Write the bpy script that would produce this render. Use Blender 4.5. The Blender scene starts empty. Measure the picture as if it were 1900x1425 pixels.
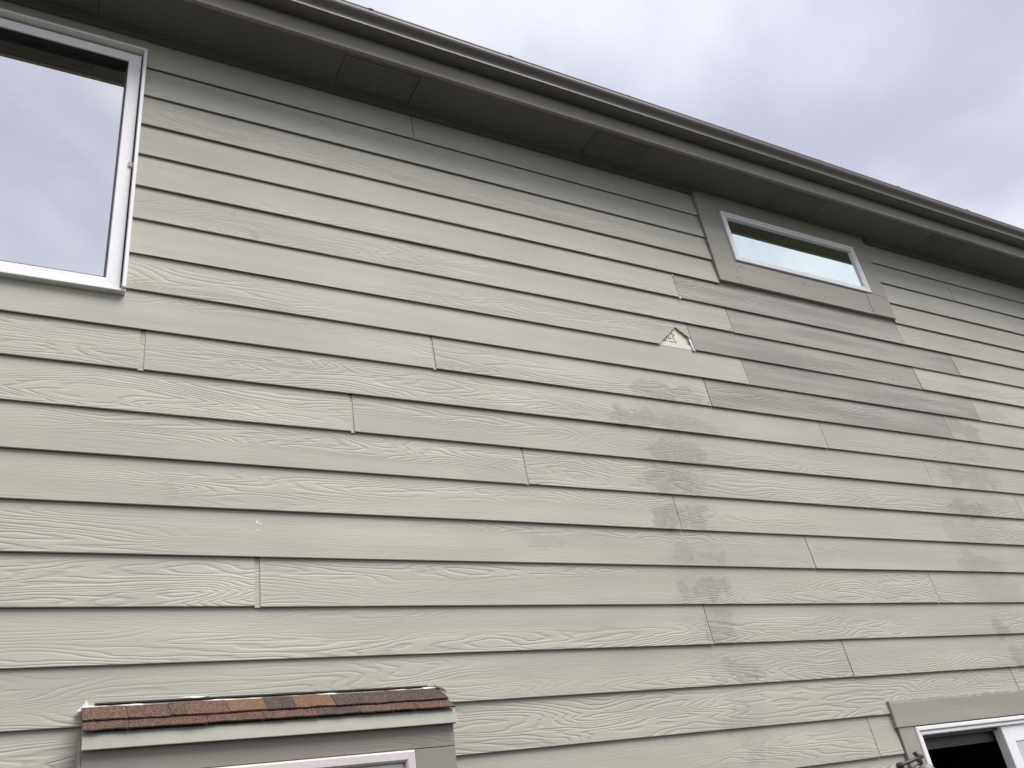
import bpy, math, random
from mathutils import Matrix, Vector

random.seed(11)
scene = bpy.context.scene
COL = scene.collection

# ------------------------------------------------------------------ camera
cam = bpy.data.cameras.new("camera")
cam.sensor_fit = 'HORIZONTAL'
cam.sensor_width = 36.0
cam.lens = 36.0 * 1585.04 / 1900.0
cam.clip_start = 0.05
cam.clip_end = 3000.0
cam_ob = bpy.data.objects.new("camera", cam)
CR = Vector((0.87606405, -0.46073531, -0.14224891))
CU = Vector((-0.11604666, -0.4877861, 0.86521552))
CF = Vector((0.46802238, 0.7414767, 0.48079866))
cam_ob.matrix_world = Matrix(((CR.x, CU.x, -CF.x, 0.0),
                              (CR.y, CU.y, -CF.y, -2.97323),
                              (CR.z, CU.z, -CF.z, 1.6),
                              (0, 0, 0, 1)))
COL.objects.link(cam_ob)
scene.camera = cam_ob

# ------------------------------------------------------------------ sky and sun
SUN = Vector((0.45, -0.70, 1.40)).normalized()
world = bpy.data.worlds.new("World")
scene.world = world
world.use_nodes = True
wt = world.node_tree
wt.nodes.clear()


def WN(kind, **kw):
    n = wt.nodes.new(kind)
    for k, v in kw.items():
        setattr(n, k, v)
    return n


w_out = WN('ShaderNodeOutputWorld')
w_sky = WN('ShaderNodeTexSky', sky_type='NISHITA', sun_disc=False)
w_sky.sun_elevation = math.asin(SUN.z)
w_sky.sun_rotation = math.atan2(SUN.x, SUN.y)
w_bg1 = WN('ShaderNodeBackground')
w_bg1.inputs['Strength'].default_value = 0.05
wt.links.new(w_sky.outputs[0], w_bg1.inputs['Color'])
w_tc = WN('ShaderNodeTexCoord')
w_sep = WN('ShaderNodeSeparateXYZ')
wt.links.new(w_tc.outputs['Generated'], w_sep.inputs[0])


def wmath(op, a, b=None):
    n = WN('ShaderNodeMath', operation=op)
    for i, v in enumerate((a, b)):
        if v is None:
            continue
        if isinstance(v, (int, float)):
            n.inputs[i].default_value = v
        else:
            wt.links.new(v, n.inputs[i])
    return n.outputs[0]


zden = wmath('ADD', wmath('MAXIMUM', w_sep.outputs['Z'], 0.0), 0.35)
w_cmb = WN('ShaderNodeCombineXYZ')
wt.links.new(wmath('DIVIDE', w_sep.outputs['X'], zden), w_cmb.inputs[0])
wt.links.new(wmath('DIVIDE', w_sep.outputs['Y'], zden), w_cmb.inputs[1])
w_cmb.inputs[2].default_value = 1.37
w_n = WN('ShaderNodeTexNoise')
w_n.inputs['Scale'].default_value = 2.2
w_n.inputs['Detail'].default_value = 5.0
w_n.inputs['Roughness'].default_value = 0.48
w_n.inputs['Distortion'].default_value = 0.25
wt.links.new(w_cmb.outputs[0], w_n.inputs['Vector'])
w_ramp = WN('ShaderNodeValToRGB')
w_ramp.color_ramp.interpolation = 'EASE'
w_ramp.color_ramp.elements[0].position = 0.33
w_ramp.color_ramp.elements[0].color = (0.520, 0.532, 0.645, 1)
w_ramp.color_ramp.elements[1].position = 0.66
w_ramp.color_ramp.elements[1].color = (0.870, 0.880, 0.955, 1)
wt.links.new(w_n.outputs['Fac'], w_ramp.inputs['Fac'])
w_bg2 = WN('ShaderNodeBackground')
w_bg2.inputs['Strength'].default_value = 0.395
wt.links.new(w_ramp.outputs['Color'], w_bg2.inputs['Color'])
w_mix = WN('ShaderNodeMixShader')
w_mix.inputs[0].default_value = 0.93
wt.links.new(w_bg1.outputs[0], w_mix.inputs[1])
wt.links.new(w_bg2.outputs[0], w_mix.inputs[2])
wt.links.new(w_mix.outputs[0], w_out.inputs['Surface'])

sun = bpy.data.lights.new("sun", 'SUN')
sun.energy = 1.5
sun.angle = math.radians(40)
sun.color = (1.0, 0.97, 0.92)
sun_ob = bpy.data.objects.new("sun", sun)
sun_ob.rotation_euler = SUN.to_track_quat('Z', 'Y').to_euler()
sun_ob.location = SUN * 40
COL.objects.link(sun_ob)

vs = scene.view_settings
vs.view_transform = 'Standard'
vs.look = 'None'
vs.exposure = 1.57
vs.gamma = 1.0
vs.use_curve_mapping = False

# ------------------------------------------------------------------ node helpers


class NT:
    def __init__(self, name):
        self.m = bpy.data.materials.new(name)
        self.m.use_nodes = True
        self.t = self.m.node_tree
        self.b = self.t.nodes['Principled BSDF']
        self.out = self.t.nodes['Material Output']

    def n(self, kind, **kw):
        x = self.t.nodes.new(kind)
        for k, v in kw.items():
            setattr(x, k, v)
        return x

    def put(self, v, sock):
        if isinstance(v, (int, float)):
            sock.default_value = v
        elif isinstance(v, (tuple, list)):
            if len(sock.default_value) == 4 and len(v) == 3:
                v = (*v, 1)
            sock.default_value = v
        else:
            self.t.links.new(v, sock)

    def math(self, op, a, b=None, c=None, clamp=False):
        x = self.n('ShaderNodeMath', operation=op, use_clamp=clamp)
        for i, v in enumerate((a, b, c)):
            if v is not None:
                self.put(v, x.inputs[i])
        return x.outputs[0]

    def vmath(self, op, a, b=None):
        x = self.n('ShaderNodeVectorMath', operation=op)
        self.put(a, x.inputs[0])
        if b is not None:
            self.put(b, x.inputs[1])
        return x.outputs[0]

    def noise(self, vec, scale=1.0, detail=2.0, rough=0.5, dist=0.0):
        x = self.n('ShaderNodeTexNoise')
        self.put(vec, x.inputs['Vector'])
        x.inputs['Scale'].default_value = scale
        x.inputs['Detail'].default_value = detail
        x.inputs['Roughness'].default_value = rough
        x.inputs['Distortion'].default_value = dist
        return x.outputs['Fac']

    def ss(self, v, lo, hi, a=0.0, b=1.0):
        x = self.n('ShaderNodeMapRange', interpolation_type='SMOOTHSTEP')
        self.put(v, x.inputs['Value'])
        x.inputs['From Min'].default_value = lo
        x.inputs['From Max'].default_value = hi
        x.inputs['To Min'].default_value = a
        x.inputs['To Max'].default_value = b
        return x.outputs['Result']

    def mix(self, f, a, b, mode='MIX'):
        x = self.n('ShaderNodeMix', data_type='RGBA', blend_type=mode)
        self.put(f, x.inputs[0])
        self.put(a, x.inputs[6])
        self.put(b, x.inputs[7])
        return x.outputs[2]

    def bump(self, h, strength, dist, normal=None):
        x = self.n('ShaderNodeBump')
        x.inputs['Strength'].default_value = strength
        x.inputs['Distance'].default_value = dist
        self.put(h, x.inputs['Height'])
        if normal is not None:
            self.put(normal, x.inputs['Normal'])
        return x.outputs['Normal']

    def local(self, spread=(37.0, 3.0, 11.0)):
        """object coordinates shifted by an amount that differs from piece to piece"""
        tc = self.n('ShaderNodeTexCoord').outputs['Object']
        oi = self.n('ShaderNodeObjectInfo').outputs['Random']
        sc = self.n('ShaderNodeVectorMath', operation='SCALE')
        sc.inputs[0].default_value = spread
        self.put(oi, sc.inputs['Scale'])
        return self.vmath('ADD', tc, sc.outputs[0]), oi

    def set(self, **kw):
        for k, v in kw.items():
            self.put(v, self.b.inputs[k.replace('_', ' ')])
        return self.m


# smudges and wipe marks on the wall: X, Z, half width, half height, strength
STAINS = [(2.785, 3.60, 0.24, 0.06, 0.8), (2.589, 3.418, 0.2, 0.06, 0.8), (2.855, 3.395, 0.22, 0.055, 0.55),
          (2.758, 3.235, 0.2, 0.07, 0.85), (2.66, 3.082, 0.16, 0.07, 0.85), (2.80, 3.08, 0.1, 0.06, 0.6),
          (2.60, 2.9, 0.09, 0.07, 0.9), (2.76, 2.89, 0.11, 0.06, 0.9), (2.66, 2.71, 0.08, 0.05, 0.6),
          (2.82, 2.70, 0.07, 0.04, 0.6), (1.899, 2.758, 0.137, 0.043, 0.3), (2.60, 2.54, 0.05, 0.06, 0.75),
          (2.76, 2.55, 0.12, 0.06, 0.85), (2.744, 2.366, 0.112, 0.083, 0.6), (2.82, 2.174, 0.11, 0.06, 0.75),
          (2.718, 1.976, 0.1, 0.045, 0.45), (2.761, 1.844, 0.06, 0.061, 0.4),
          (5.31, 3.63, 0.17, 0.075, 0.8), (5.219, 3.44, 0.22, 0.06, 0.55), (5.13, 3.275, 0.3, 0.07, 0.7),
          (4.98, 3.06, 0.22, 0.06, 0.85), (4.895, 2.907, 0.25, 0.08, 0.4), (4.867, 2.706, 0.2, 0.06, 0.55),
          (4.954, 2.53, 0.2, 0.07, 0.3), (4.801, 2.345, 0.07, 0.055, 0.7), (4.86, 2.179, 0.074, 0.065, 0.7),
          (0.684, 4.095, 0.028, 0.035, 0.55), (0.572, 4.171, 0.014, 0.027, 0.55), (0.39, 2.867, 0.03, 0.05, 0.3),
          (1.763, 3.049, 0.194, 0.051, 0.25), (3.9, 3.99, 0.5, 0.03, 0.35), (4.6, 4.17, 0.3, 0.03, 0.4),
          (4.3, 3.63, 0.3, 0.05, 0.3), (4.9, 3.80, 0.35, 0.04, 0.4),
          (2.72, 3.12, 0.20, 0.55, 0.26), (2.70, 2.55, 0.17, 0.42, 0.24), (2.78, 2.1, 0.12, 0.3, 0.22),
          (5.15, 3.35, 0.30, 0.45, 0.26), (4.90, 2.8, 0.22, 0.4, 0.22), (5.55, 3.83, 0.3, 0.09, 0.35), (5.6, 4.16, 0.25, 0.05, 0.3)]


def siding_material(name, base, relief=1.0, stains=True, streak=0.05):
    N = NT(name)
    p, rnd = N.local()
    # cathedral grain: contour lines of a noise field stretched along the board
    f1 = N.noise(N.vmath('MULTIPLY', p, (1.15, 1.0, 10.0)), 1.0, 1.7, 0.45, 0.3)
    f2 = N.noise(N.vmath('MULTIPLY', p, (9.0, 1.0, 55.0)), 1.0, 1.0, 0.5)
    sep = N.n('ShaderNodeSeparateXYZ')
    N.put(p, sep.inputs[0])
    fld = N.math('ADD', N.math('MULTIPLY', f1, 21.0), N.math('MULTIPLY', f2, 0.8))
    fld = N.math('ADD', fld, N.math('MULTIPLY', sep.outputs['Z'], 34.0))
    tri = N.math('PINGPONG', fld, 0.5)
    ridge = N.ss(tri, 0.03, 0.27)
    # where the relief is deep and where the board is nearly plain
    am = N.noise(N.vmath('MULTIPLY', N.vmath('ADD', p, (5.0, 2.0, 7.0)), (0.55, 1.0, 6.5)), 1.0, 1.0, 0.4)
    amp = N.ss(am, 0.40, 0.62, 0.07, 1.0)
    streaks = N.noise(N.vmath('MULTIPLY', p, (7.0, 1.0, 240.0)), 1.0, 1.0, 0.6)
    pores = N.noise(N.vmath('MULTIPLY', p, (40.0, 1.0, 420.0)), 1.0, 0.0, 0.6)
    h = N.math('ADD', N.math('MULTIPLY', ridge, amp), N.math('MULTIPLY', streaks, 0.42))
    h = N.math('ADD', h, N.math('MULTIPLY', pores, 0.12))
    N.put(N.bump(h, 0.48 * relief, 0.0024), N.b.inputs['Normal'])
    # colour: slight board-to-board shift, faint streaks, grain grooves a little darker than the ridges
    g = N.math('ADD', N.math('MULTIPLY', N.math('SUBTRACT', rnd, 0.5), 0.06), 1.0)
    cloud = N.noise(N.vmath('MULTIPLY', p, (1.3, 1.0, 4.0)), 1.0, 2.0, 0.55)
    g = N.math('MULTIPLY', g, N.ss(cloud, 0.25, 0.75, 0.95, 1.04))
    long = N.noise(N.vmath('MULTIPLY', N.vmath('ADD', p, (3.0, 1.0, 9.0)), (1.0, 1.0, 14.0)), 1.0, 2.0, 0.55)
    g = N.math('MULTIPLY', g, N.ss(long, 0.3, 0.7, 1.0 - streak, 1.0 + streak))
    g = N.math('MULTIPLY', g, N.math('ADD', 0.97, N.math('MULTIPLY', N.math('MULTIPLY', ridge, amp), 0.045)))
    pos = N.n('ShaderNodeNewGeometry').outputs['Position']
    grime = N.noise(N.vmath('MULTIPLY', pos, (1.1, 1.0, 0.9)), 1.0, 5.0, 0.6)
    g = N.math('MULTIPLY', g, N.ss(grime, 0.3, 0.7, 0.94, 1.04))
    vc = N.n('ShaderNodeVectorMath', operation='SCALE')
    vc.inputs[0].default_value = base
    N.put(g, vc.inputs['Scale'])
    col = vc.outputs[0]
    if stains:
        wob = N.n('ShaderNodeTexNoise')
        N.put(N.vmath('MULTIPLY', pos, (8.0, 1.0, 12.0)), wob.inputs['Vector'])
        wob.inputs['Scale'].default_value = 1.0
        wob.inputs['Detail'].default_value = 3.0
        sv = N.n('ShaderNodeVectorMath', operation='SCALE')
        N.put(N.vmath('SUBTRACT', wob.outputs['Color'], (0.5, 0.5, 0.5)), sv.inputs[0])
        sv.inputs['Scale'].default_value = 0.22
        pw = N.vmath('MULTIPLY', N.vmath('ADD', pos, sv.outputs[0]), (1.0, 0.0, 1.0))
        acc = None
        for (x, z, rx, rz, s) in STAINS:
            q = N.vmath('MULTIPLY', N.vmath('SUBTRACT', pw, (x, 0.0, z)), (1 / rx, 0.0, 1 / rz))
            ln = N.n('ShaderNodeVectorMath', operation='LENGTH')
            N.put(q, ln.inputs[0])
            e = N.ss(ln.outputs['Value'], 1.18, 0.80, 0.0, s)
            acc = e if acc is None else N.math('MAXIMUM', acc, e)
        tex = N.noise(N.vmath('MULTIPLY', pos, (34.0, 1.0, 60.0)), 1.0, 3.0, 0.65)
        acc = N.math('MULTIPLY', acc, N.ss(tex, 0.30, 0.62, 0.45, 1.0))
        scr = N.noise(N.vmath('MULTIPLY', pos, (95.0, 1.0, 5.0)), 1.0, 1.0, 0.5)
        acc2 = N.math('MULTIPLY', acc, N.ss(scr, 0.63, 0.67, 0.0, 0.7))
        acc = N.math('ADD', acc, acc2, clamp=True)
        col = N.mix(N.math('MULTIPLY', acc, 0.68), col, (0.210, 0.200, 0.181))
    N.put(col, N.b.inputs['Base Color'])
    return N.set(Roughness=0.62)


def plain(name, base, rough=0.5, metal=0.0, bump=0.0, scale=60.0, var=0.05, spec=0.5, stretch=(1, 1, 1)):
    N = NT(name)
    p, rnd = N.local((5.0, 3.0, 7.0))
    pv = N.vmath('MULTIPLY', p, stretch)
    a = N.noise(pv, scale, 4.0, 0.6)
    b = N.noise(pv, scale * 0.07, 3.0, 0.55)
    g = N.math('MULTIPLY', N.ss(a, 0.25, 0.75, 1 - var, 1 + var), N.ss(b, 0.3, 0.7, 1 - var, 1 + var))
    vc = N.n('ShaderNodeVectorMath', operation='SCALE')
    vc.inputs[0].default_value = base
    N.put(g, vc.inputs['Scale'])
    N.put(vc.outputs[0], N.b.inputs['Base Color'])
    if bump:
        N.put(N.bump(a, bump, 0.001), N.b.inputs['Normal'])
    N.put(N.ss(b, 0.3, 0.7, rough * 0.9, min(1, rough * 1.1)), N.b.inputs['Roughness'])
    N.b.inputs['Specular IOR Level'].default_value = spec
    return N.set(Metallic=metal)


def glass_material(name, tint, refl, through=(0.5, 0.55, 0.55)):
    """coated double glazing: a strong mirror image over a dim view inside"""
    N = NT(name)
    gl = N.n('ShaderNodeBsdfGlossy')
    gl.inputs['Roughness'].default_value = 0.0
    tc = N.n('ShaderNodeTexCoord').outputs['Object']
    w = N.noise(tc, 1.1, 1.0, 0.4)
    N.put(N.bump(w, 0.12, 0.01), gl.inputs['Normal'])
    film = N.noise(tc, 7.0, 4.0, 0.6)
    N.put(N.mix(N.ss(film, 0.3, 0.7), tuple(c * 0.97 for c in tint), tint), gl.inputs['Color'])
    tr = N.n('ShaderNodeBsdfTransparent')
    tr.inputs['Color'].default_value = (*through, 1)
    mx = N.n('ShaderNodeMixShader')
    mx.inputs[0].default_value = refl
    N.t.links.new(tr.outputs[0], mx.inputs[1])
    N.t.links.new(gl.outputs[0], mx.inputs[2])
    N.t.links.new(mx.outputs[0], N.out.inputs['Surface'])
    return N.m


def shingle_material(name, a, b, c):
    N = NT(name)
    p, rnd = N.local((9.0, 5.0, 7.0))
    v = N.n('ShaderNodeTexVoronoi')
    N.put(p, v.inputs['Vector'])
    v.inputs['Scale'].default_value = 330.0
    sepc = N.n('ShaderNodeSeparateColor')
    N.put(v.outputs['Color'], sepc.inputs[0])
    patch = N.noise(p, 18.0, 3.0, 0.6)
    col = N.mix(N.ss(sepc.outputs[0], 0.45, 0.6), a, b)
    col = N.mix(N.ss(N.math('ADD', sepc.outputs[1], N.math('MULTIPLY', patch, 0.5)), 0.95, 1.15), col, c)
    N.put(col, N.b.inputs['Base Color'])
    N.put(N.bump(v.outputs['Distance'], 0.9, 0.002), N.b.inputs['Normal'])
    return N.set(Roughness=0.9)


SID = (0.413, 0.401, 0.342)
M = dict(
    paint=siding_material("weathered greige siding paint", SID, stains=False),
    smudged=siding_material("smudged greige siding paint", SID),
    patch=siding_material("replacement board paint", (0.308, 0.293, 0.258), relief=0.95, streak=0.16),
    trim=siding_material("trim board paint", (0.325, 0.308, 0.266), relief=0.13, stains=False),
    header=siding_material("grained header paint", (0.270, 0.255, 0.215), relief=0.55, stains=False),
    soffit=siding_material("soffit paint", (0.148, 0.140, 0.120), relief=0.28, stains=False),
    fascia=siding_material("fascia paint", (0.290, 0.276, 0.238), relief=0.2, stains=False),
    gutter=plain("brown grey gutter enamel", (0.125, 0.114, 0.099), rough=0.42, bump=0.03, scale=25, var=0.04),
    drip=plain("painted metal flashing", (0.285, 0.280, 0.238), rough=0.45, bump=0.05, scale=20),
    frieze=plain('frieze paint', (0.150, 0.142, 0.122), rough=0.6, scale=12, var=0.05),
    wrap=plain("dark building paper", (0.05, 0.047, 0.042), rough=0.9),
    vinyl=plain("white window vinyl", (0.84, 0.83, 0.84), rough=0.38, scale=30, var=0.025),
    vinyl_old=plain("chalky window vinyl", (0.60, 0.55, 0.54), rough=0.6, scale=55, var=0.07, stretch=(1, 1, 6)),
    gasket=plain("black rubber gasket", (0.02, 0.02, 0.024), rough=0.6),
    room=plain("unlit room paint", (0.035, 0.035, 0.04), rough=0.9),
    tape=plain("grey sash track", (0.12, 0.113, 0.095), rough=0.6),
    glass=glass_material("coated window glass", (0.93, 0.93, 0.93), 0.88),
    glass_teal=glass_material("teal tinted window glass", (0.88, 0.985, 0.935), 0.96),
    caulk=plain("white caulk", (0.74, 0.73, 0.71), rough=0.55, bump=0.4, scale=90, var=0.06),
    alu=plain("bare aluminium flashing", (0.58, 0.58, 0.60), rough=0.35, metal=0.2),
    primed=plain("white primer on a board lap", (0.70, 0.69, 0.66), rough=0.7),
    foam=plain("cream insulation sheet", (0.74, 0.74, 0.56), rough=0.6, scale=22, var=0.06),
    ink=plain("black printing ink", (0.05, 0.055, 0.055), rough=0.7),
    steel=plain("dull nail head", (0.13, 0.12, 0.105), rough=0.5),
    bronze=plain("dark bronze enamel", (0.060, 0.050, 0.050), rough=0.38, bump=0.08),
    bronze_pale=plain("dusty bronze enamel", (0.200, 0.185, 0.185), rough=0.5, bump=0.1),
    concrete=plain("foundation concrete", (0.30, 0.29, 0.27), rough=0.9, bump=0.4, var=0.1),
    roofing=plain("roof felt and shingle", (0.07, 0.055, 0.05), rough=0.95, bump=0.5),
    sh_red=shingle_material("red brown shingle granules", (0.050, 0.027, 0.023), (0.110, 0.051, 0.038), (0.18, 0.11, 0.08)),
    sh_brown=shingle_material("brown shingle granules", (0.055, 0.031, 0.024), (0.125, 0.062, 0.038), (0.19, 0.12, 0.085)),
    sh_orange=shingle_material("orange brown shingle granules", (0.100, 0.051, 0.029), (0.165, 0.083, 0.043), (0.23, 0.14, 0.09)),
    sh_dark=shingle_material("dark purple shingle granules", (0.030, 0.022, 0.023), (0.066, 0.042, 0.037), (0.14, 0.09, 0.07)),
)


def ground_material():
    N = NT("bare ground")
    tc = N.n('ShaderNodeTexCoord').outputs['Object']
    a = N.noise(tc, 0.6, 5.0, 0.6)
    b = N.noise(tc, 45.0, 4.0, 0.7)
    col = N.mix(N.ss(a, 0.35, 0.65), (0.040, 0.044, 0.026), (0.058, 0.054, 0.040))  # unseen bare ground, toned near neutral so its bounce light stays uncoloured
    col = N.mix(N.ss(b, 0.4, 0.7), col, (0.030, 0.030, 0.020))
    N.put(col, N.b.inputs['Base Color'])
    N.put(N.bump(b, 0.8, 0.03), N.b.inputs['Normal'])
    return N.set(Roughness=0.95)


# ------------------------------------------------------------------ mesh helpers


class MB:
    def __init__(self):
        self.v, self.f, self.s = [], [], []

    def quadbox(self, a, b):
        """axis-aligned box between two corners"""
        x0, x1 = sorted((a[0], b[0]))
        y0, y1 = sorted((a[1], b[1]))
        z0, z1 = sorted((a[2], b[2]))
        i = len(self.v)
        self.v += [(x0, y0, z0), (x1, y0, z0), (x1, y1, z0), (x0, y1, z0),
                   (x0, y0, z1), (x1, y0, z1), (x1, y1, z1), (x0, y1, z1)]
        for q in ((0, 3, 2, 1), (4, 5, 6, 7), (0, 1, 5, 4), (1, 2, 6, 5), (2, 3, 7, 6), (3, 0, 4, 7)):
            self.f.append(tuple(i + k for k in q))
        return self

    def bbox(self, a, b, bev=0.002):
        """box whose four front (-y) edges are chamfered"""
        x0, x1 = sorted((a[0], b[0]))
        y0, y1 = sorted((a[1], b[1]))
        z0, z1 = sorted((a[2], b[2]))
        c = bev
        i = len(self.v)
        self.v += [(x0 + c, y0, z0 + c), (x1 - c, y0, z0 + c), (x1 - c, y0, z1 - c), (x0 + c, y0, z1 - c),
                   (x0, y0 + c, z0), (x1, y0 + c, z0), (x1, y0 + c, z1), (x0, y0 + c, z1),
                   (x0, y1, z0), (x1, y1, z0), (x1, y1, z1), (x0, y1, z1)]
        self.f.append((i, i + 1, i + 2, i + 3))
        for k in range(4):
            n = (k + 1) % 4
            self.f.append((i + k, i + 4 + k, i + 4 + n, i + n))
            self.f.append((i + 4 + k, i + 8 + k, i + 8 + n, i + 4 + n))
        self.f.append((i + 8, i + 11, i + 10, i + 9))
        return self

    def sweep_x(self, prof, xs, closed=False, caps=True, fn=None):
        """profile of (y, z) points carried along x"""
        i = len(self.v)
        n = len(prof)
        for k, x in enumerate(xs):
            for j, (y, z) in enumerate(prof):
                self.v.append(fn(k, j, x, y, z) if fn else (x, y, z))
        m = n if closed else n - 1
        for k in range(len(xs) - 1):
            for j in range(m):
                a, b = i + k * n + j, i + k * n + (j + 1) % n
                self.f.append((a, b, b + n, a + n))
        if caps and closed:
            self.f.append(tuple(i + j for j in reversed(range(n))))
            self.f.append(tuple(i + (len(xs) - 1) * n + j for j in range(n)))
        return self

    def prism(self, pts, depth):
        """closed outline of 3-D points carried along a vector"""
        i, n = len(self.v), len(pts)
        d = Vector(depth)
        self.v += [tuple(p) for p in pts] + [tuple(Vector(p) + d) for p in pts]
        self.f.append(tuple(range(i, i + n)))
        self.f.append(tuple(reversed(range(i + n, i + 2 * n))))
        for k in range(n):
            m = (k + 1) % n
            self.f.append((i + k, i + n + k, i + n + m, i + m))
        return self

    def lathe(self, c, axis, prof, seg=24):
        """(r, h) profile turned about an axis through c"""
        ax = Vector(axis).normalized()
        u = ax.orthogonal().normalized()
        w = ax.cross(u)
        i = len(self.v)
        for (r, h) in prof:
            for k in range(seg):
                t = 2 * math.pi * k / seg
                self.v.append(tuple(Vector(c) + ax * h + (u * math.cos(t) + w * math.sin(t)) * r))
        for a in range(len(prof) - 1):
            for k in range(seg):
                n = (k + 1) % seg
                self.f.append((i + a * seg + k, i + a * seg + n, i + (a + 1) * seg + n, i + (a + 1) * seg + k))
        self.f.append(tuple(i + k for k in reversed(range(seg))))
        self.f.append(tuple(i + (len(prof) - 1) * seg + k for k in range(seg)))
        return self

    def tube(self, pts, r, seg=10):
        i = len(self.v)
        pts = [Vector(p) for p in pts]
        u = None
        for k, p in enumerate(pts):
            d = (pts[min(k + 1, len(pts) - 1)] - pts[max(k - 1, 0)]).normalized()
            u = d.orthogonal().normalized() if u is None else (u - d * u.dot(d)).normalized()
            w = d.cross(u)
            for s in range(seg):
                t = 2 * math.pi * s / seg
                self.v.append(tuple(p + (u * math.cos(t) + w * math.sin(t)) * r))
        for k in range(len(pts) - 1):
            for s in range(seg):
                n = (s + 1) % seg
                self.f.append((i + k * seg + s, i + k * seg + n, i + (k + 1) * seg + n, i + (k + 1) * seg + s))
        self.f.append(tuple(i + s for s in reversed(range(seg))))
        self.f.append(tuple(i + (len(pts) - 1) * seg + s for s in range(seg)))
        return self

    def build(self, name, mat, parent=None, loc=(0, 0, 0), smooth=False):
        me = bpy.data.meshes.new(name)
        me.from_pydata(self.v, [], self.f)
        me.validate()
        import bmesh
        bm = bmesh.new()
        bm.from_mesh(me)
        bmesh.ops.recalc_face_normals(bm, faces=bm.faces)
        bm.to_mesh(me)
        bm.free()
        if smooth:
            for p in me.polygons:
                p.use_smooth = True
            me.set_sharp_from_angle(angle=math.radians(38))
        me.materials.append(M[mat] if isinstance(mat, str) else mat)
        o = bpy.data.objects.new(name, me)
        COL.objects.link(o)
        o.location = loc
        if parent:
            o.parent = parent
        return o


# ------------------------------------------------------------------ ground and house
g = MB()
n = 24
R = 900.0
g.v = [(0, -20, 0)] + [(R * math.cos(2 * math.pi * k / n), -20 + R * math.sin(2 * math.pi * k / n), 0) for k in range(n)]
g.f = [(0, 1 + k, 1 + (k + 1) % n) for k in range(n)]
ground = g.build('ground', ground_material())
ground['kind'] = 'structure'
ground['label'] = 'dark bare ground running up to the foot of the house wall'

house = bpy.data.objects.new('house', None)
COL.objects.link(house)
house.empty_display_size = 0.3
house['label'] = 'greige lap-sided two-storey house wall with deep eave, white windows and a broken board'
house['category'] = 'house'

XMIN, XMAX = -2.4, 10.2
Z0, EXP = 5.1447, 0.178


def zbot(row):
    return Z0 - EXP * row


# window openings (x0, x1, z0, z1)
BIG = (-1.10, 0.193, 3.698, 5.047)
SMALL = (3.635, 4.880, 4.637, 5.038)
LOW = (3.795, 5.08, 0.85, 1.872)
BUMP = (0.185, 1.332, 0.80, 2.186)

wall = MB()
xs = sorted({XMIN, XMAX, BIG[0], BIG[1], SMALL[0], SMALL[1], LOW[0], LOW[1], BUMP[0], BUMP[1]})
zs = sorted({0.12, 5.25, BIG[2], BIG[3], SMALL[2], SMALL[3], LOW[2], LOW[3], BUMP[2], BUMP[3] - 0.09})
for a, b in zip(xs, xs[1:]):
    run = None
    for c, d in zip(zs, zs[1:]):
        mx, mz = (a + b) / 2, (c + d) / 2
        hole = any(o[0] < mx < o[1] and o[2] < mz < o[3] - (0.09 if o is BUMP else 0) for o in (BIG, SMALL, LOW, BUMP))
        if hole:
            if run:
                wall.quadbox((a, 0.003, run[0]), (b, 0.12, run[1]))
            run = None
        else:
            run = (run[0], d) if run else (c, d)
    if run:
        wall.quadbox((a, 0.003, run[0]), (b, 0.12, run[1]))
wall = wall.build('wall', 'wrap', house)
MB().quadbox((XMIN, -0.012, -0.3), (XMAX, 0.15, 0.16)).build('foundation', 'concrete', house)

YT, YB, TH, LAP = -0.0085, -0.0196, 0.0040, 0.030


def face_y(h):
    """front face of a board at height h above its bottom edge"""
    return YB + (YT - YB) * h / EXP


def board(x0, x1, row, mat='paint', z0=None, height=None, top_extra=LAP):
    z0 = zbot(row) if z0 is None else z0
    height = EXP if height is None else height
    L = x1 - x0
    dz = random.uniform(-0.0014, 0.0014)
    dy = random.uniform(-0.0012, 0.0008)
    tilt = random.uniform(-0.0011, 0.0011)
    ph, ph2 = random.uniform(0, 6), random.uniform(0, 6)
    nseg = max(1, int(L / 0.3))
    top = height + top_extra
    yt, ym = face_y(top), face_y(0.0)
    prof = [(ym + TH, 0.0), (ym + 0.0016, 0.0), (ym, 0.0022), (yt, top), (yt + TH, top)]
    rel = [L * k / nseg for k in range(nseg + 1)]

    def fn(k, j, x, y, z):
        low = 1.0 if j < 3 else 0.0
        wz = dz + tilt * (x / max(L, 0.5) - 0.5) + 0.0007 * math.sin(2.1 * (x + x0) + ph)
        wy = dy + 0.0009 * math.sin(1.3 * (x + x0) + ph2)
        return (x, y + wy * low, z + wz * (1.0 if j < 3 else 0.3))
    m = MB().sweep_x(prof, rel, closed=True, fn=fn)
    return m.build('siding_board', mat, wall, (x0, 0, z0))


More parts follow.
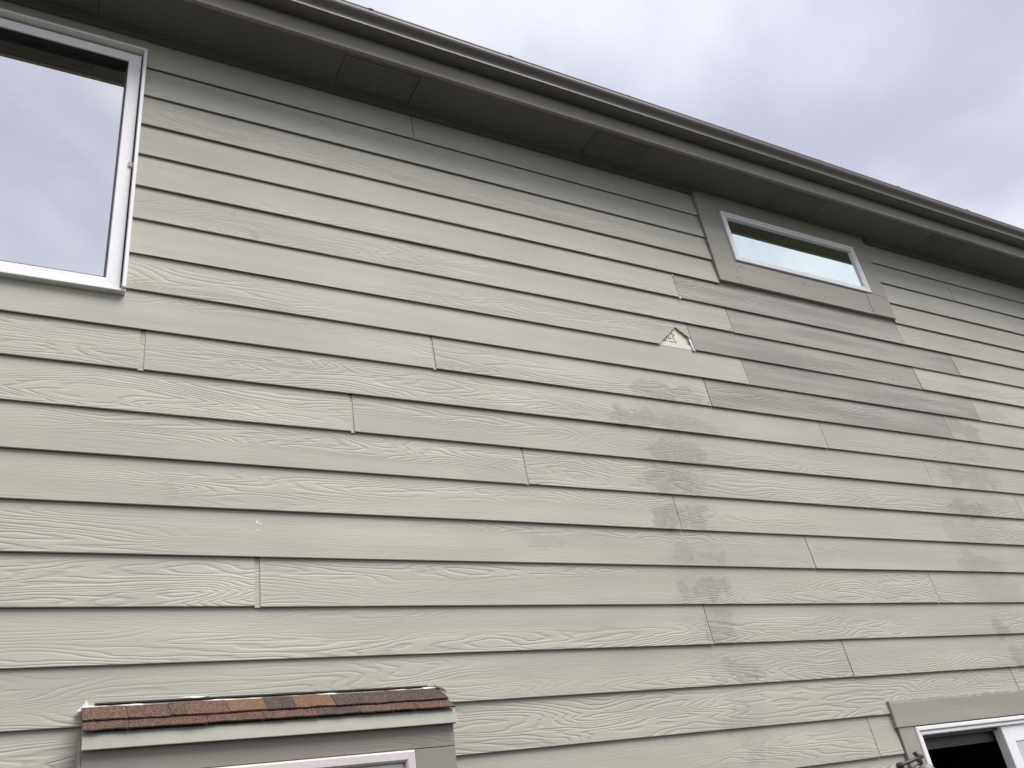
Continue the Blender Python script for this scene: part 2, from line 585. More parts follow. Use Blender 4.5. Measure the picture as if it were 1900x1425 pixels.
JOINTS = {1: [1.51], 2: [-1.4, 2.26 + 3.658], 3: [2.9 - 3.658, 6.56], 4: [-0.2, 7.1], 5: [3.085, 5.043, 8.0], 6: [-0.22, 3.436, 5.532],
          7: [-0.6, 3.085, 5.030], 8: [-0.23, 3.430, 5.533], 9: [-2.18, 1.478, 3.093, 5.136], 10: [0.270, 3.899, 7.557],
          11: [1.078, 4.727, 8.385], 12: [-1.794, 1.864, 5.522], 13: [-0.987, 2.671, 6.329], 14: [-0.174, 3.484, 7.142],
          15: [0.698, 4.363, 8.021], 16: [-0.969, 2.689, 6.347], 17: [-0.152, 3.506, 7.164], 18: [1.083, 4.741, 8.4],
          19: [-0.15, 3.508, 7.166], 20: [2.2, 5.86], 21: [-0.7, 2.958, 6.6], 22: [1.4, 5.06], 23: [2.3, 5.95],
          24: [-0.5, 3.15, 6.8], 25: [1.9, 5.5], 26: [-0.9, 2.7, 6.3], 27: [1.5, 5.2], 28: [2.8, 6.5]}
WIDE = {(10, 0.270): 0.020, (15, 0.698): 0.019, (9, 1.478): 0.013, (11, 1.078): 0.014, (12, 1.864): 0.010}
PATCH = {(5, 3.085), (6, 3.436), (7, 3.085), (8, 3.430), (9, 3.093)}
NEWRIGHT = set()


def cuts(row):
    zb, zt = zbot(row), zbot(row) + EXP
    c = []
    if row <= 8:
        c.append((BIG[0], BIG[1]))
    if row <= 4:
        c.append((3.447, 5.05))
    if 19 <= row <= 24:
        c.append((3.672, 5.22))
    if row >= 18:
        c.append((BUMP[0], BUMP[1]))
    return c


def pieces(a, b, cut):
    out = [(a, b)]
    for c0, c1 in cut:
        nxt = []
        for s, e in out:
            if c1 <= s or c0 >= e:
                nxt.append((s, e))
                continue
            if c0 > s:
                nxt.append((s, c0))
            if c1 < e:
                nxt.append((c1, e))
        out = nxt
    return [(s, e) for s, e in out if e - s > 0.03]


def smudged(s, e, row):
    zb = zbot(row)
    return any(x + rx * 1.5 > s and x - rx * 1.5 < e and z + rz * 1.6 > zb and z - rz * 1.6 < zb + EXP for x, z, rx, rz, q in STAINS)


HX = [(2.8412, 0.0), (2.9920, 0.1411), (3.0740, 0.0790)]       # broken corner of the board in row 7
for row in range(1, 29):
    js = sorted(JOINTS[row])
    marks = [XMIN] + js + [XMAX]
    for a, b in zip(marks, marks[1:]):
        ga = WIDE.get((row, a), 0.0042) / 2 if a in js else 0
        gb = WIDE.get((row, b), 0.0042) / 2 if b in js else 0
        # wide joints keep their right-hand board on the line
        for s, e in pieces(a + ga, b - gb, cuts(row)):
            mat = 'patch' if (row, a) in PATCH else 'smudged' if smudged(s, e, row) else 'paint'
            if row == 7 and abs(e - (3.085 - gb)) < 1e-4:
                zb = zbot(7)
                mb = MB()
                out2 = [(s, 0.0), (HX[0][0], 0.0), (2.853, 0.010), (2.859, 0.021), (2.872, 0.029), (2.880, 0.041), (2.897, 0.051), (2.905, 0.063), (2.921, 0.071), (2.931, 0.086), (2.948, 0.097), (2.956, 0.111), (2.978, 0.125), HX[1], (3.004, 0.134), (3.018, 0.118), (3.033, 0.113), (3.046, 0.098), (3.060, 0.091), HX[2],
                        (e, 0.079), (e, EXP + LAP), (s, EXP + LAP)]
                front = [(x - s, face_y(h), h) for x, h in out2]
                mb.prism(front, (0, TH, 0))
                mb.build('siding_board', mat, wall, (s, 0, zb))['label'] = 'siding board with a triangular corner broken off'
                continue
            o = board(s, e, row, mat)
            if mat == 'patch':
                o['label'] = 'newer grey siding board with streaky paint'
    # painted flashing that shows in the wide joints
    for (r, x), wdt in WIDE.items():
        if r == row:
            h1 = EXP - 0.001
            pr = [(face_y(0) + 0.0035, -0.003), (face_y(0) + 0.0035 + 0.004, -0.003), (face_y(h1) + 0.007, h1), (face_y(h1) + 0.003, h1)]
            MB().sweep_x(pr, [-wdt / 2 - 0.002, wdt / 2 + 0.002], closed=True).build('joint_flashing', 'paint', wall, (x, 0, zbot(row)))

# the piece of the first board above the big window
board(BIG[0], BIG[1], 1, z0=5.030, height=0.115, top_extra=0.0)

# caulked hairline in the first board's joint, bare flashing tabs, exposed insulation behind the hole
pr = [(face_y(0) - 0.0006, -0.008), (face_y(0) + 0.004, -0.008), (face_y(0) + 0.004, 0.006), (face_y(0) - 0.0006, 0.006)]
MB().sweep_x(pr, [-0.006, 0.006], closed=True).build('joint_flashing', 'alu', wall, (3.088, 0, zbot(5)))
pr = [(face_y(0.17) - 0.002, 0.160), (face_y(0.17) + 0.002, 0.160), (face_y(0.17) + 0.002, 0.176), (face_y(0.17) - 0.002, 0.176)]
MB().sweep_x(pr, [-0.003, 0.006], closed=True).build('joint_flashing', 'alu', wall, (3.088, 0, zbot(5)))
st = [(3.0679, 3.9718), (3.0840, 3.9762), (3.0885, 3.8890), (3.0745, 3.8920)]
MB().prism([(x, face_y(z - zbot(7)) + 0.0025, z) for x, z in st], (0, 0.003, 0)).build('joint_flashing', 'alu', wall)
MB().prism([(2.80, -0.0012, 3.890), (3.12, -0.0012, 3.890), (3.12, -0.0012, 4.06), (2.80, -0.0012, 4.06)],
           (0, 0.002, 0)).build('insulation_sheet', 'foam', wall)['label'] = 'cream printed insulation showing through the hole'
hp = face_y(EXP + 0.0)
MB().prism([(2.81, hp - 0.0012, zbot(7) + 0.0005), (3.078, hp - 0.0012, zbot(7) + 0.0005), (3.078, hp - 0.001, zbot(7) + LAP), (2.81, hp - 0.001, zbot(7) + LAP)],
           (0, 0.001, 0)).build('primed_lap', 'primed', wall)
INK = [[(2.9514, 4.0033), (2.9567, 3.9905), (2.9799, 3.9894), (2.9631, 3.9755), (2.9714, 3.9548)], [(2.955, 3.9665), (2.9321, 3.9559), (2.9383, 3.9772), (2.9249, 3.9775), (2.9189, 3.9722), (2.9176, 3.9551)], [(2.9606, 4.01), (2.9682, 3.9959)], [(2.9022, 3.9576), (2.9178, 3.9746), (2.9392, 3.9927)], [(2.8727, 3.9305), (2.8829, 3.9401), (2.9051, 3.9429), (2.9103, 3.9362)], [(2.8727, 3.9312), (2.8813, 3.9311), (2.8938, 3.9315), (2.915, 3.9312)], [(2.8852, 3.9354), (2.8975, 3.9349)], [(2.906, 3.9397), (2.9087, 3.9368)], [(2.9225, 3.932), (2.9243, 3.931), (2.93, 3.9343), (2.9341, 3.9311), (2.9394, 3.9358), (2.943, 3.9311), (2.9486, 3.9365), (2.9522, 3.9312), (2.9602, 3.9372), (2.9611, 3.9311), (2.9686, 3.9373), (2.9741, 3.9314), (2.9805, 3.9389), (2.9697, 3.9388)], [(2.9677, 3.9483), (2.9783, 3.9475)], [(2.9307, 3.9408), (2.9447, 3.9397), (2.9575, 3.9402)]]
ink = MB()
for line in INK:
    for (xa, za), (xb, zb_) in zip(line, line[1:]):
        d = Vector((xb - xa, zb_ - za))
        nrm = Vector((-d.y, d.x)).normalized() * 0.0017
        ink.prism([(xa + nrm.x, -0.0024, za + nrm.y), (xa - nrm.x, -0.0024, za - nrm.y), (xb - nrm.x, -0.0024, zb_ - nrm.y), (xb + nrm.x, -0.0024, zb_ + nrm.y)],
                  (0, 0.0006, 0))
ink.build('printed_mark', 'ink', wall)['label'] = 'black star emblem and small print on the insulation'

# dabs of caulk and nail heads on the boards
for (x, z, r) in ((0.697, 2.784, 0.006), (0.709, 2.778, 0.004), (0.699, 2.752, 0.003)):
    mb = MB()
    h = (Z0 - z) % EXP
    mb.lathe((0, 0, 0), (0, -1, 0), [(r, -0.003), (r * 0.9, 0.0010), (r * 0.4, 0.0016)], 9)
    mb.build('caulk_dab', 'caulk', wall, (x, face_y(EXP - h), z), smooth=True)
nail_me = None


def nail(x, y, z, parent):
    global nail_me
    if nail_me is None:
        o = MB().lathe((0, 0, 0), (0, -1, 0), [(0.0042, -0.002), (0.0042, 0.0008), (0.003, 0.0016)], 8).build('nail_head', 'steel', parent, (x, y, z))
        nail_me = o.data
        return
    o = bpy.data.objects.new('nail_head', nail_me)
    COL.objects.link(o)
    o.parent = parent
    o.location = (x, y, z)


for (x, row, h) in ((3.415, 6, 0.02), (3.405, 8, 0.02), (3.075, 9, 0.02), (5.555, 6, 0.02), (5.06, 7, 0.02), (5.068, 5, 0.02), (4.98, 5, 0.14), (4.6, 5, 0.05), (5.50, 8, 0.02)):
    nail(x, face_y(h), zbot(row) + h, wall)

# ------------------------------------------------------------------ eave: frieze, soffit, fascia, roof
soffit = MB().quadbox((XMIN, -0.271, 5.184), (XMAX, 0.12, 5.20)).build('soffit', 'wrap', house)
sj = [XMIN, -0.880, 1.558, 3.997, 6.436, 8.874, XMAX]
VENTS = [(-1.93, -1.525), (-0.43, -0.025), (1.070, 1.478), (2.570, 2.968), (4.074, 4.476), (5.580, 5.985), (7.08, 7.485), (8.58, 8.985)]
VY0, VY1 = -0.247, -0.057
for a, b in zip(sj, sj[1:]):
    mb = MB()
    x = a + 0.0008
    for v0, v1 in VENTS:
        if a < v0 < b:
            mb.quadbox((x, -0.272, 5.174), (v0, 0.0, 5.183))
            mb.quadbox((v0, -0.272, 5.174), (v1, VY0, 5.183))
            mb.quadbox((v0, VY1, 5.174), (v1, 0.0, 5.183))
            x = v1
    mb.quadbox((x, -0.272, 5.174), (b - 0.0008, 0.0, 5.183))
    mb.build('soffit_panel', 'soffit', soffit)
first = None
for v0, v1 in VENTS:
    if first is None:
        mb = MB()
        w, d = 0.402, VY1 - VY0
        mb.quadbox((0.003, VY0 + 0.003, -0.0015), (w, VY0 + 0.012, 0.004))
        mb.quadbox((0.003, VY1 - 0.012, -0.0015), (w, VY1 - 0.003, 0.004))
        mb.quadbox((0.003, VY0 + 0.012, -0.0015), (0.014, VY1 - 0.012, 0.004))
        mb.quadbox((w - 0.011, VY0 + 0.012, -0.0015), (w, VY1 - 0.012, 0.004))
        mb.quadbox((0.014, VY0 + 0.012, 0.0005), (w - 0.011, VY1 - 0.012, 0.004))
        y = VY0 + 0.016
        while y < VY1 - 0.020:
            for xa, xb in ((0.018, w / 2 - 0.014), (w / 2 + 0.014, w - 0.015)):
                mb.prism([(xa, y, 0.0005), (xa, y + 0.006, 0.0005), (xa, y + 0.0042, -0.0018)], (xb - xa, 0, 0))
            y += 0.0085
        o = mb.build('soffit_vent', 'soffit', soffit, (v0, 0, 5.174))
        first = o
    else:
        o = bpy.data.objects.new('soffit_vent', first.data)
        COL.objects.link(o)
        o.parent = soffit
        o.location = (v0, 0, 5.174)

for a, b in ((XMIN, 1.94), (1.942, 3.466), (5.092, XMAX)):
    mb = MB().sweep_x([(0.0, 5.141), (-0.0295, 5.141), (-0.0295, 5.156), (-0.036, 5.157), (-0.036, 5.1665), (-0.048, 5.168), (-0.048, 5.1738), (0.0, 5.1738)],
                      [a, b], closed=True)
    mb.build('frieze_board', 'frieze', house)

for a, b in ((XMIN, 0.85 - 3.658 + 3.0), (0.193, 4.33), (4.332, XMAX)):
    if b - a < 0.1:
        continue
    MB().sweep_x([(-0.2725, 5.166), (-0.2725, 5.32), (-0.2925, 5.32), (-0.2925, 5.168), (-0.2905, 5.166)], [a, b], closed=True).build('fascia_board', 'fascia', house)

# K-style gutter: flat bottom, small foot, ogee face and rolled lip
GP = [(-0.3055, 5.372), (-0.3055, 5.281), (-0.3785, 5.278), (-0.3830, 5.2795), (-0.3838, 5.2885), (-0.3805, 5.2905), (-0.3820, 5.298), (-0.3870, 5.3065),
      (-0.3950, 5.3150), (-0.4030, 5.3220), (-0.4090, 5.3290), (-0.4125, 5.3370), (-0.4130, 5.3440), (-0.4130, 5.3520), (-0.4150, 5.3545), (-0.4150, 5.3600),
      (-0.4100, 5.3625), (-0.4040, 5.3600), (-0.4100, 5.3570), (-0.4100, 5.3420), (-0.4060, 5.3310), (-0.3900, 5.3140), (-0.3800, 5.3000), (-0.3770, 5.2840), (-0.3075, 5.2840), (-0.3075, 5.372)]
GP = [(y + 0.0115 if y > -0.32 else y + 0.0065, z - 0.0095 + max(0, z - 5.28) * 0.12) for y, z in GP]
gx = [XMIN + (XMAX - XMIN) * k / 40 for k in range(41)]


def gsag(k, j, x, y, z):
    return (x, y + 0.0016 * math.sin(0.9 * x + 1), z + 0.0020 * math.sin(0.7 * x + 0.4) + 0.0006 * math.sin(3.1 * x))


gutter = MB().sweep_x(GP, gx, closed=True, fn=gsag).build('gutter', 'gutter', house, smooth=True)
for k in range(16):
    x = -2.0 + 0.79 * k
    MB().quadbox((-0.012, -0.4035, 5.3617), (0.012, -0.296, 5.3637)).quadbox((-0.012, -0.4105, 5.3590), (0.012, -0.4035, 5.3637)).build('gutter_hanger', 'gutter', gutter, (x, 0, 0))

roof = MB()
rx = [XMIN - 0.2, XMAX + 0.2]
roof.sweep_x([(-0.335, 5.385), (-0.335, 5.373), (0.0, 5.445), (5.0, 7.1), (10.3, 5.37), (10.3, 5.40), (5.0, 7.135)], rx, closed=True)
roof.build('roof', 'roofing', house)

# ------------------------------------------------------------------ windows


def ring(mb, x0, x1, z0, z1, w, y0, y1, bev=0.002, wt=None, wb=None):
    wt = w if wt is None else wt
    wb = w if wb is None else wb
    mb.bbox((x0, y0, z0), (x0 + w, y1, z1), bev)
    mb.bbox((x1 - w, y0, z0), (x1, y1, z1), bev)
    mb.bbox((x0 + w, y0, z1 - wt), (x1 - w, y1, z1), bev)
    mb.bbox((x0 + w, y0, z0), (x1 - w, y1, z0 + wb), bev)
    return mb


def mitred(mb, x0, x1, z0, z1, w, y0, y1, bev=0.003):
    """frame of four mitred rails, each with an eased inner and outer edge"""
    prof = [(0.0, y1), (0.0, y0 + bev), (bev, y0), (w - bev, y0), (w, y0 + bev), (w, y1)]
    corners = [((x0, z0), (1, 1)), ((x1, z0), (-1, 1)), ((x1, z1), (-1, -1)), ((x0, z1), (1, -1))]
    for k in range(4):
        (ax, az), (adx, adz) = corners[k]
        (bx, bz), (bdx, bdz) = corners[(k + 1) % 4]
        g_ = 0.0004
        ux, uz = (bx - ax), (bz - az)
        ln = math.hypot(ux, uz)
        ux, uz = ux / ln, uz / ln
        i = len(mb.v)
        for (t, y) in prof:
            mb.v.append((ax + adx * t + ux * g_, y, az + adz * t + uz * g_))
        for (t, y) in prof:
            mb.v.append((bx + bdx * t - ux * g_, y, bz + bdz * t - uz * g_))
        n_ = len(prof)
        for j in range(n_):
            m_ = (j + 1) % n_
            mb.f.append((i + j, i + m_, i + n_ + m_, i + n_ + j))
        mb.f.append(tuple(i + j for j in range(n_)))
        mb.f.append(tuple(i + n_ + j for j in reversed(range(n_))))
    return mb


def room(x0, x1, z0, z1, depth, parent):
    mb = MB()
    y0, y1 = 0.05, 0.05 + depth
    e = 0.25
    # five inward faces with thickness
    mb.quadbox((x0 - e, y1, z0 - e), (x1 + e, y1 + 0.03, z1 + e))
    mb.quadbox((x0 - e - 0.03, 0.121, z0 - e), (x0 - e, y1, z1 + e))
    mb.quadbox((x1 + e, 0.121, z0 - e), (x1 + e + 0.03, y1, z1 + e))
    mb.quadbox((x0 - e, 0.121, z1 + e), (x1 + e, y1, z1 + e + 0.03))
    mb.quadbox((x0 - e, 0.121, z0 - e - 0.03), (x1 + e, y1, z0 - e))
    return mb.build('room_interior', 'room', parent)


# big upper window at the left
x0, x1, z0, z1 = BIG
mb = MB()
LY = -0.052
mb.bbox((x1 - 0.014, LY, z0 + 0.004), (x1, 0.06, z1), 0.002)
mb.bbox((x0, LY, z0 + 0.004), (x0 + 0.014, 0.06, z1), 0.002)
mb.bbox((x0 + 0.014, LY, z1 - 0.011), (x1 - 0.014, 0.06, z1), 0.002)
mb.bbox((x0 + 0.0, -0.040, z0 - 0.008), (x1 - 0.0, 0.06, z0 + 0.004), 0.002)
big = mb.build('window', 'vinyl', house)
big['label'] = 'large white framed upper window mirroring the clouds'
sx1 = x1 - 0.020
mitred(MB(), x0 + 0.020, sx1, z0 + 0.005, z1 - 0.024, 0.052, -0.022, 0.036).build('sash', 'vinyl', big)
mitred(MB(), x0 + 0.0722, sx1 - 0.0522, z0 + 0.0572, z1 - 0.0762, 0.006, -0.0165, 0.026, 0.001).build('gasket', 'gasket', big)
MB().quadbox((x0 + 0.076, 0.016, z0 + 0.061), (sx1 - 0.056, 0.022, z1 - 0.080)).build('glass', 'glass', big)
MB().bbox((x1 - 0.034, -0.030, 4.335), (x1 - 0.012, -0.018, 4.362), 0.003).build('latch', 'vinyl_old', big)
MB().quadbox((x0 + 0.014, -0.0160, z1 - 0.0235), (x1 - 0.014, 0.05, z1 - 0.0115)).build('head_lining', 'trim', big)
room(x0, x1, z0, z1, 0.9, big)
disc = MB().lathe((0, 0, 0), (0, -1, 0), [(0.02, 0.0), (0.045, 0.004), (0.05, 0.010), (0.038, 0.02), (0.015, 0.024)], 20)
disc.build('white_disc', 'vinyl', big, (0.110, 0.050, 4.42), smooth=True)  # pale round spot behind the pane, a plain white disc

# small upper window with flat trim boards
x0, x1, z0, z1 = SMALL
mb = MB()
mitred(mb, x0, x1, z0, z1, 0.022, -0.044, 0.06, 0.003)
small = mb.build('window', 'vinyl', house)
small['label'] = 'short wide white window with teal glass under the eave'
mitred(MB(), x0 + 0.0222, x1 - 0.0222, z0 + 0.0222, z1 - 0.0222, 0.018, -0.040, 0.04, 0.002).build('sash', 'vinyl', small)
MB().quadbox((x0 + 0.039, -0.026, z0 + 0.039), (x1 - 0.039, -0.020, z1 - 0.039)).build('glass', 'glass_teal', small)
MB().quadbox((x0 + 0.0405, -0.012, z0 + 0.0405), (x1 - 0.0405, 0.02, z0 + 0.044)).build('gasket', 'gasket', small)
room(x0, x1, z0, z1, 0.8, small)
TY = -0.0335
ZT = 5.1735
MB().bbox((3.449, TY, 4.452), (3.618, 0.0, ZT), 0.0015).build('trim_board', 'trim', small)
MB().bbox((4.824, TY - 0.001, 4.456), (5.049, 0.0, z0 - 0.0005), 0.0015).build('trim_board', 'trim', small)
MB().bbox((x1 + 0.0005, TY - 0.001, z0 + 0.0005), (5.049, 0.0, ZT), 0.0015).build('trim_board', 'trim', small)
MB().bbox((3.6195, TY + 0.001, 4.454), (4.8225, 0.0, z0 - 0.004), 0.0015).build('trim_board', 'trim', small)
MB().bbox((3.6185, TY - 0.0005, z1 + 0.0005), (x1, 0.0, ZT), 0.0015).build('trim_board', 'trim', small)
MB().quadbox((3.6185, TY + 0.004, z0 - 0.003), (x0 - 0.0005, 0.0, z1)).build('trim_board', 'trim', small)
for (x, z) in ((3.60, 5.00), (3.585, 4.80), (3.66, 4.60), (4.84, 4.49), (4.93, 4.50), (4.79, 4.49), (3.60, 4.50), (4.2, 4.58)):
    nail(x, TY - 0.0006, z, small)

# lower right window, left leaf slid open
x0, x1, z0, z1 = LOW
mb = MB()
mitred(mb, x0, x1, z0, z1, 0.021, -0.031, 0.06, 0.004)
low = mb.build('window', 'vinyl', house)
low['label'] = 'white sliding window standing open at the lower right'
mitred(MB(), x0 + 0.0212, x1 - 0.0212, z0 + 0.0212, z1 - 0.0212, 0.019, -0.024, 0.06, 0.004).build('inner_frame', 'vinyl', low)
MB().quadbox((x0 + 0.03, 0.062, z1 - 0.10), (x1 - 0.03, 0.075, z1 - 0.035)).build('head_track', 'tape', low)
MB().quadbox((x0 + 0.041, 0.010, z1 - 0.0525), (x1 - 0.041, 0.058, z1 - 0.0405)).build('head_lining', 'bronze', low)
SX = 4.462
mitred(MB(), SX, x1 - 0.041, z0 + 0.041, z1 - 0.041, 0.078, -0.014, 0.035, 0.003).build('sash', 'vinyl', low)
MB().quadbox((SX + 0.07, 0.008, z0 + 0.10), (x1 - 0.10, 0.014, z1 - 0.10)).build('glass', 'glass', low)
room(x0, x1, z0, z1, 1.2, low)
MB().bbox((3.668, -0.0315, z1 + 0.004), (5.215, 0.0, 1.987), 0.0015).build('trim_board', 'trim', low)
MB().bbox((3.680, -0.0275, z0 - 0.1), (x0 - 0.006, 0.0, z1 + 0.0035), 0.0015).build('trim_board', 'trim', low)
MB().bbox((x1 + 0.006, -0.0275, z0 - 0.1), (5.205, 0.0, z1 + 0.0035), 0.0015).build('trim_board', 'trim', low)
MB().bbox((x0 - 0.0055, -0.0265, z0 - 0.1), (x1 + 0.0055, 0.0, z0 - 0.002), 0.0015).build('trim_board', 'trim', low)
mb = MB()
kx = [3.668 + 1.547 * k / 40 for k in range(41)]
rr = random.Random(5)
hs = [0.004 + 0.005 * rr.random() for _ in kx]
mb.sweep_x([(-0.012, 1.986), (-0.031, 1.986), (-0.029, 1.990), (-0.012, 1.990)], kx, closed=True,
           fn=lambda k, j, x, y, z: (x, y - (0.002 * rr.random() if j == 2 else 0), z + (hs[k] if j in (2, 3) else 0)))
mb.build('caulk_bead', 'drip', low)

# ------------------------------------------------------------------ window bump-out with its little shingled roof
x0, x1, zb_, zt_ = BUMP
FY = -0.134
mb = MB()
mb.quadbox((x0 + 0.004, FY + 0.02, zb_), (x0 + 0.02, 0.0, 2.065))
mb.quadbox((x1 - 0.02, FY + 0.02, zb_), (x1 - 0.004, 0.0, 2.065))
mb.quadbox((x0 + 0.02, FY + 0.02, 1.985), (x1 - 0.02, 0.0, 2.065))
mb.quadbox((x0 + 0.02, FY + 0.02, zb_), (x1 - 0.02, 0.0, zb_ + 0.09))
mb.prism([(x0, 0.0, 2.154), (x0, 0.0, 2.066), (x0, FY - 0.004, 2.066), (x0, FY - 0.004, 2.078)], (x1 - x0, 0, 0))
bump = mb.build('bump_out', 'trim', house)
bump['label'] = 'boxed-out window bay with its own strip of brown shingle roof'
WX0, WX1, WZ1 = 0.335, 1.181, 1.958
MB().bbox((x0, FY, 1.961), (x1, FY + 0.019, 2.065), 0.0015).build('trim_board', 'header', bump)
MB().bbox((WX1 + 0.003, FY + 0.0005, zb_), (x1 - 0.001, FY + 0.019, 1.9595), 0.0015).build('trim_board', 'header', bump)
MB().bbox((x0 + 0.001, FY + 0.0005, zb_), (WX0 - 0.003, FY + 0.019, 1.9595), 0.0015).build('trim_board', 'header', bump)
MB().bbox((WX0 - 0.002, FY + 0.001, zb_), (WX1 + 0.002, FY + 0.019, zb_ + 0.10), 0.0015).build('trim_board', 'header', bump)
MB().bbox((x0 - 0.008, FY + 0.004, zb_), (x0 - 0.0005, -0.027, 2.06), 0.001).build('corner_strip', 'trim', bump)
mitred(MB(), WX0, WX1, zb_ + 0.10, WZ1, 0.034, FY - 0.012, -0.01, 0.006).build('window_frame', 'vinyl_old', bump)
mitred(MB(), WX0 + 0.035, WX1 - 0.035, zb_ + 0.135, WZ1 - 0.035, 0.020, FY + 0.010, 0.0, 0.003).build('sash', 'vinyl', bump)
mitred(MB(), WX0 + 0.0552, WX1 - 0.0552, zb_ + 0.155, WZ1 - 0.0552, 0.006, FY + 0.020, 0.0, 0.001).build('gasket', 'gasket', bump)
MB().quadbox((WX0 + 0.058, FY + 0.034, zb_ + 0.158), (WX1 - 0.058, FY + 0.040, WZ1 - 0.058)).build('glass', 'glass', bump)
room(WX0, WX1, zb_ + 0.1, WZ1 - 0.1, 0.8, bump)

# painted apron flashing below the shingles
mb = MB()
xs_ = [x0 - 0.004 + (x1 + 0.010 - x0) * k / 20 for k in range(21)]
mb.sweep_x([(-0.139, 2.0765), (-0.1425, 2.0770), (-0.1465, 2.070), (-0.1570, 2.0320), (-0.1565, 2.0300), (-0.1520, 2.0305), (-0.1430, 2.067)], xs_, closed=True,
           fn=lambda k, j, x, y, z: (x, y + 0.0008 * math.sin(7 * x), z + 0.0012 * math.sin(4 * x + 1)))
mb.build('apron_flashing', 'drip', bump)
MB().prism([(x1 + 0.0063, -0.139, 2.076), (x1 + 0.0063, -0.157, 2.031), (x1 + 0.0063, -0.05, 2.031), (x1 + 0.0063, -0.05, 2.115)], (0.0015, 0, 0)).build('apron_flashing', 'drip', bump)

S0, S1 = Vector((0, -0.026, 2.1585)), Vector((0, -0.150, 2.0800))
SD = (S1 - S0)
SL = SD.length
SD = SD.normalized()
SN = Vector((0, SD.z, -SD.y)).normalized()
if SN.z < 0:
    SN = -SN


def shingle(xa, xb, ta, tb, lift, mat, seed):
    r = random.Random(seed)
    th = 0.0045
    xs_ = [xa + (xb - xa) * k / 4 for k in range(5)]
    edge = [r.uniform(-0.0022, 0.0022) for _ in xs_]
    curl = [r.uniform(0.0, 0.0016) for _ in xs_]
    mb = MB()
    prof = [0, 1, 2, 3]

    def fn(k, j, x, y, z):
        t = (ta, tb)[1 if j in (1, 2) else 0] * SL + (edge[k] if j in (1, 2) else 0)
        up = lift + (th if j in (2, 3) else 0) + (curl[k] if j in (1, 2) else 0)
        q = S0 + SD * t + SN * up
        return (x, q.y, q.z)
    mb.sweep_x([(0, 0)] * 4, xs_, closed=True, fn=fn)
    return mb.build('shingle', mat, bump)


UP = [(0.178, 0.300, 'sh_brown'), (0.300, 0.420, 'sh_red'), (0.420, 0.463, 'sh_red'), (0.463, 0.592, 'sh_brown'), (0.592, 0.708, 'sh_orange'), (0.708, 0.801, 'sh_dark'),
      (0.801, 0.930, 'sh_orange'), (0.930, 1.127, 'sh_dark'), (1.127, 1.334, 'sh_dark')]
DN = [(0.180, 0.300, 'sh_red'), (0.300, 0.520, 'sh_red'), (0.520, 0.689, 'sh_red'), (0.689, 0.860, 'sh_red'), (0.860, 1.000, 'sh_dark'), (1.000, 1.120, 'sh_brown'), (1.120, 1.200, 'sh_red'), (1.200, 1.336, 'sh_red')]
for k, (a, b, m_) in enumerate(DN):
    shingle(a + 0.0006, b - 0.0006, 0.30, 1.03 + (0.01 if k % 2 else 0), 0.0035, m_, 40 + k)
for k, (a, b, m_) in enumerate(UP):
    shingle(a + 0.0006, b - 0.0006, 0.02 + (0.02 if k % 3 == 1 else 0), 0.66 + 0.02 * (k % 2), 0.0105, m_, 70 + k)

# head flashing slot and ragged white caulk along the top of the little roof
MB().quadbox((x0 + 0.03, -0.034, 2.1775), (x1 - 0.02, -0.008, 2.1815)).build('head_flashing', 'roofing', bump)
rr = random.Random(9)
kx = [x0 + 0.012 + (x1 - x0 - 0.03) * k / 70 for k in range(71)]
wv = []
for k in range(71):
    base = 0.004 + 0.005 * math.sin(k * 0.31) + 0.004 * math.sin(k * 0.83 + 1) + rr.uniform(-0.002, 0.002)
    wv.append(max(0.001, base * (0.35 if 47 < k < 56 else 1.0)))
mb = MB()
mb.sweep_x([(-0.008, 2.160), (-0.012, 2.1745), (-0.026, 2.1735), (-0.031, 2.168)], kx, closed=True,
           fn=lambda k, j, x, y, z: (x, y - (wv[k] if j == 3 else wv[k] * 0.5 if j == 2 else 0), z - (wv[k] * 0.5 if j == 3 else 0)))
mb.build('caulk_bead', 'caulk', bump, smooth=True)
MB().prism([(x1 - 0.050, -0.030, 2.178), (x1 - 0.024, -0.030, 2.197), (x1 - 0.008, -0.036, 2.188), (x1 + 0.012, -0.064, 2.162), (x1 + 0.018, -0.068, 2.148), (x1 - 0.016, -0.042, 2.178)],
           (0, 0.008, 0)).build('flashing_end', 'drip', bump)
MB().prism([(x1 - 0.060, -0.036, 2.173), (x1 - 0.020, -0.036, 2.176), (x1 - 0.010, -0.040, 2.170), (x1 - 0.058, -0.044, 2.168)], (0, 0.01, 0.003)).build('caulk_dab', 'caulk', bump)
MB().prism([(x0 - 0.020, -0.032, 2.160), (x0 - 0.006, -0.032, 2.172), (x0 + 0.006, -0.030, 2.192), (x0 + 0.014, -0.030, 2.176), (x0 + 0.04, -0.032, 2.172), (x0 - 0.004, -0.038, 2.158)],
           (0, 0.008, 0)).build('caulk_dab', 'caulk', bump)
mb = MB()
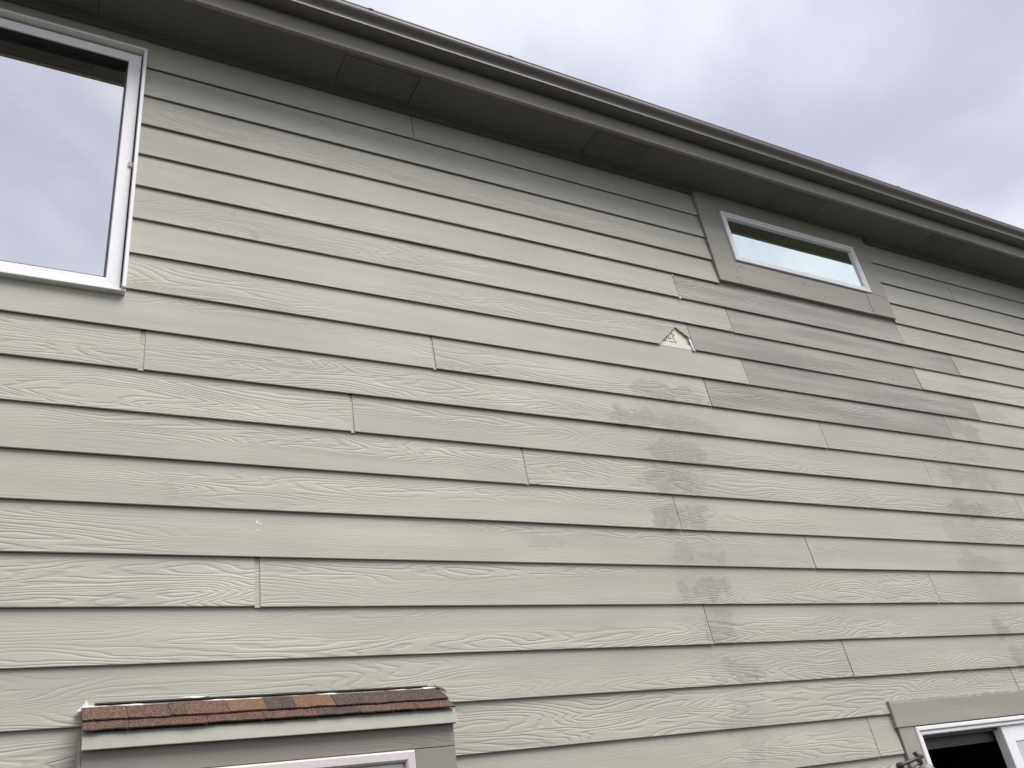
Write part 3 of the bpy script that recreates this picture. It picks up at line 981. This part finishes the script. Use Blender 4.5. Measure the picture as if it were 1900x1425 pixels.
mb.sweep_x([(-0.016, 2.182), (-0.024, 2.186), (-0.016, 2.191)], [0.455 + 0.015 * k for k in range(7)], closed=True,
           fn=lambda k, j, x, y, z: (x, y, z - (0.008 if k in (0, 6) and j == 2 else 0.003 * rr.random())))
mb.build('caulk_dab', 'caulk', bump)

# ------------------------------------------------------------------ metal wall fixture beside the open window
fx = bpy.data.objects.new('wall_fixture', None)
COL.objects.link(fx)
fx.location = (3.575, -0.024, 1.63)
fx['label'] = 'dark bronze metal wall fixture with swivel arm and cable beside the open window'
fx['category'] = 'wall light'
MB().lathe((0, 0, 0), (0, -1, 0), [(0.098, 0.0), (0.098, 0.010), (0.090, 0.020), (0.055, 0.030), (0.02, 0.033)], 36).build('back_plate', 'bronze_pale', fx, smooth=True)
MB().bbox((-0.088, -0.0300, 0.020), (-0.070, -0.012, 0.070), 0.003).build('slot', 'bronze', fx)
MB().lathe((-0.005, -0.020, 0.085), (0.2, -1, 0.1), [(0.014, 0.0), (0.014, 0.022), (0.009, 0.030)], 16).build('pivot', 'bronze', fx, smooth=True)
MB().tube([(-0.008, -0.042, 0.087), (0.04, -0.045, 0.094), (0.112, -0.05, 0.106)], 0.0075, 12).build('arm', 'bronze', fx, smooth=True)
j = MB()
j.lathe((0.112, -0.05, 0.075), (0, 0, 1), [(0.010, 0.0), (0.013, 0.004), (0.013, 0.034), (0.010, 0.046)], 14)
j.lathe((0.108, -0.05, 0.108), (1, 0, 0.08), [(0.008, 0.0), (0.008, 0.018), (0.0105, 0.020), (0.0105, 0.030)], 6)
j.lathe((0.103, -0.048, 0.118), (-0.2, 0, 1), [(0.010, 0.0), (0.0115, 0.006), (0.0115, 0.014)], 6)
j.build('swivel_joint', 'bronze', fx, smooth=True)
MB().lathe((0.118, -0.052, 0.076), (0.12, -0.25, -1), [(0.012, 0.0), (0.030, 0.010), (0.040, 0.030), (0.046, 0.075), (0.047, 0.085), (0.042, 0.086)], 26).build('lamp_head', 'bronze_pale', fx, smooth=True)
MB().tube([(0.03, -0.030, 0.02), (0.045, -0.046, 0.055), (0.07, -0.052, 0.078), (0.105, -0.052, 0.084)], 0.0045, 8).build('cable', 'bronze', fx, smooth=True)
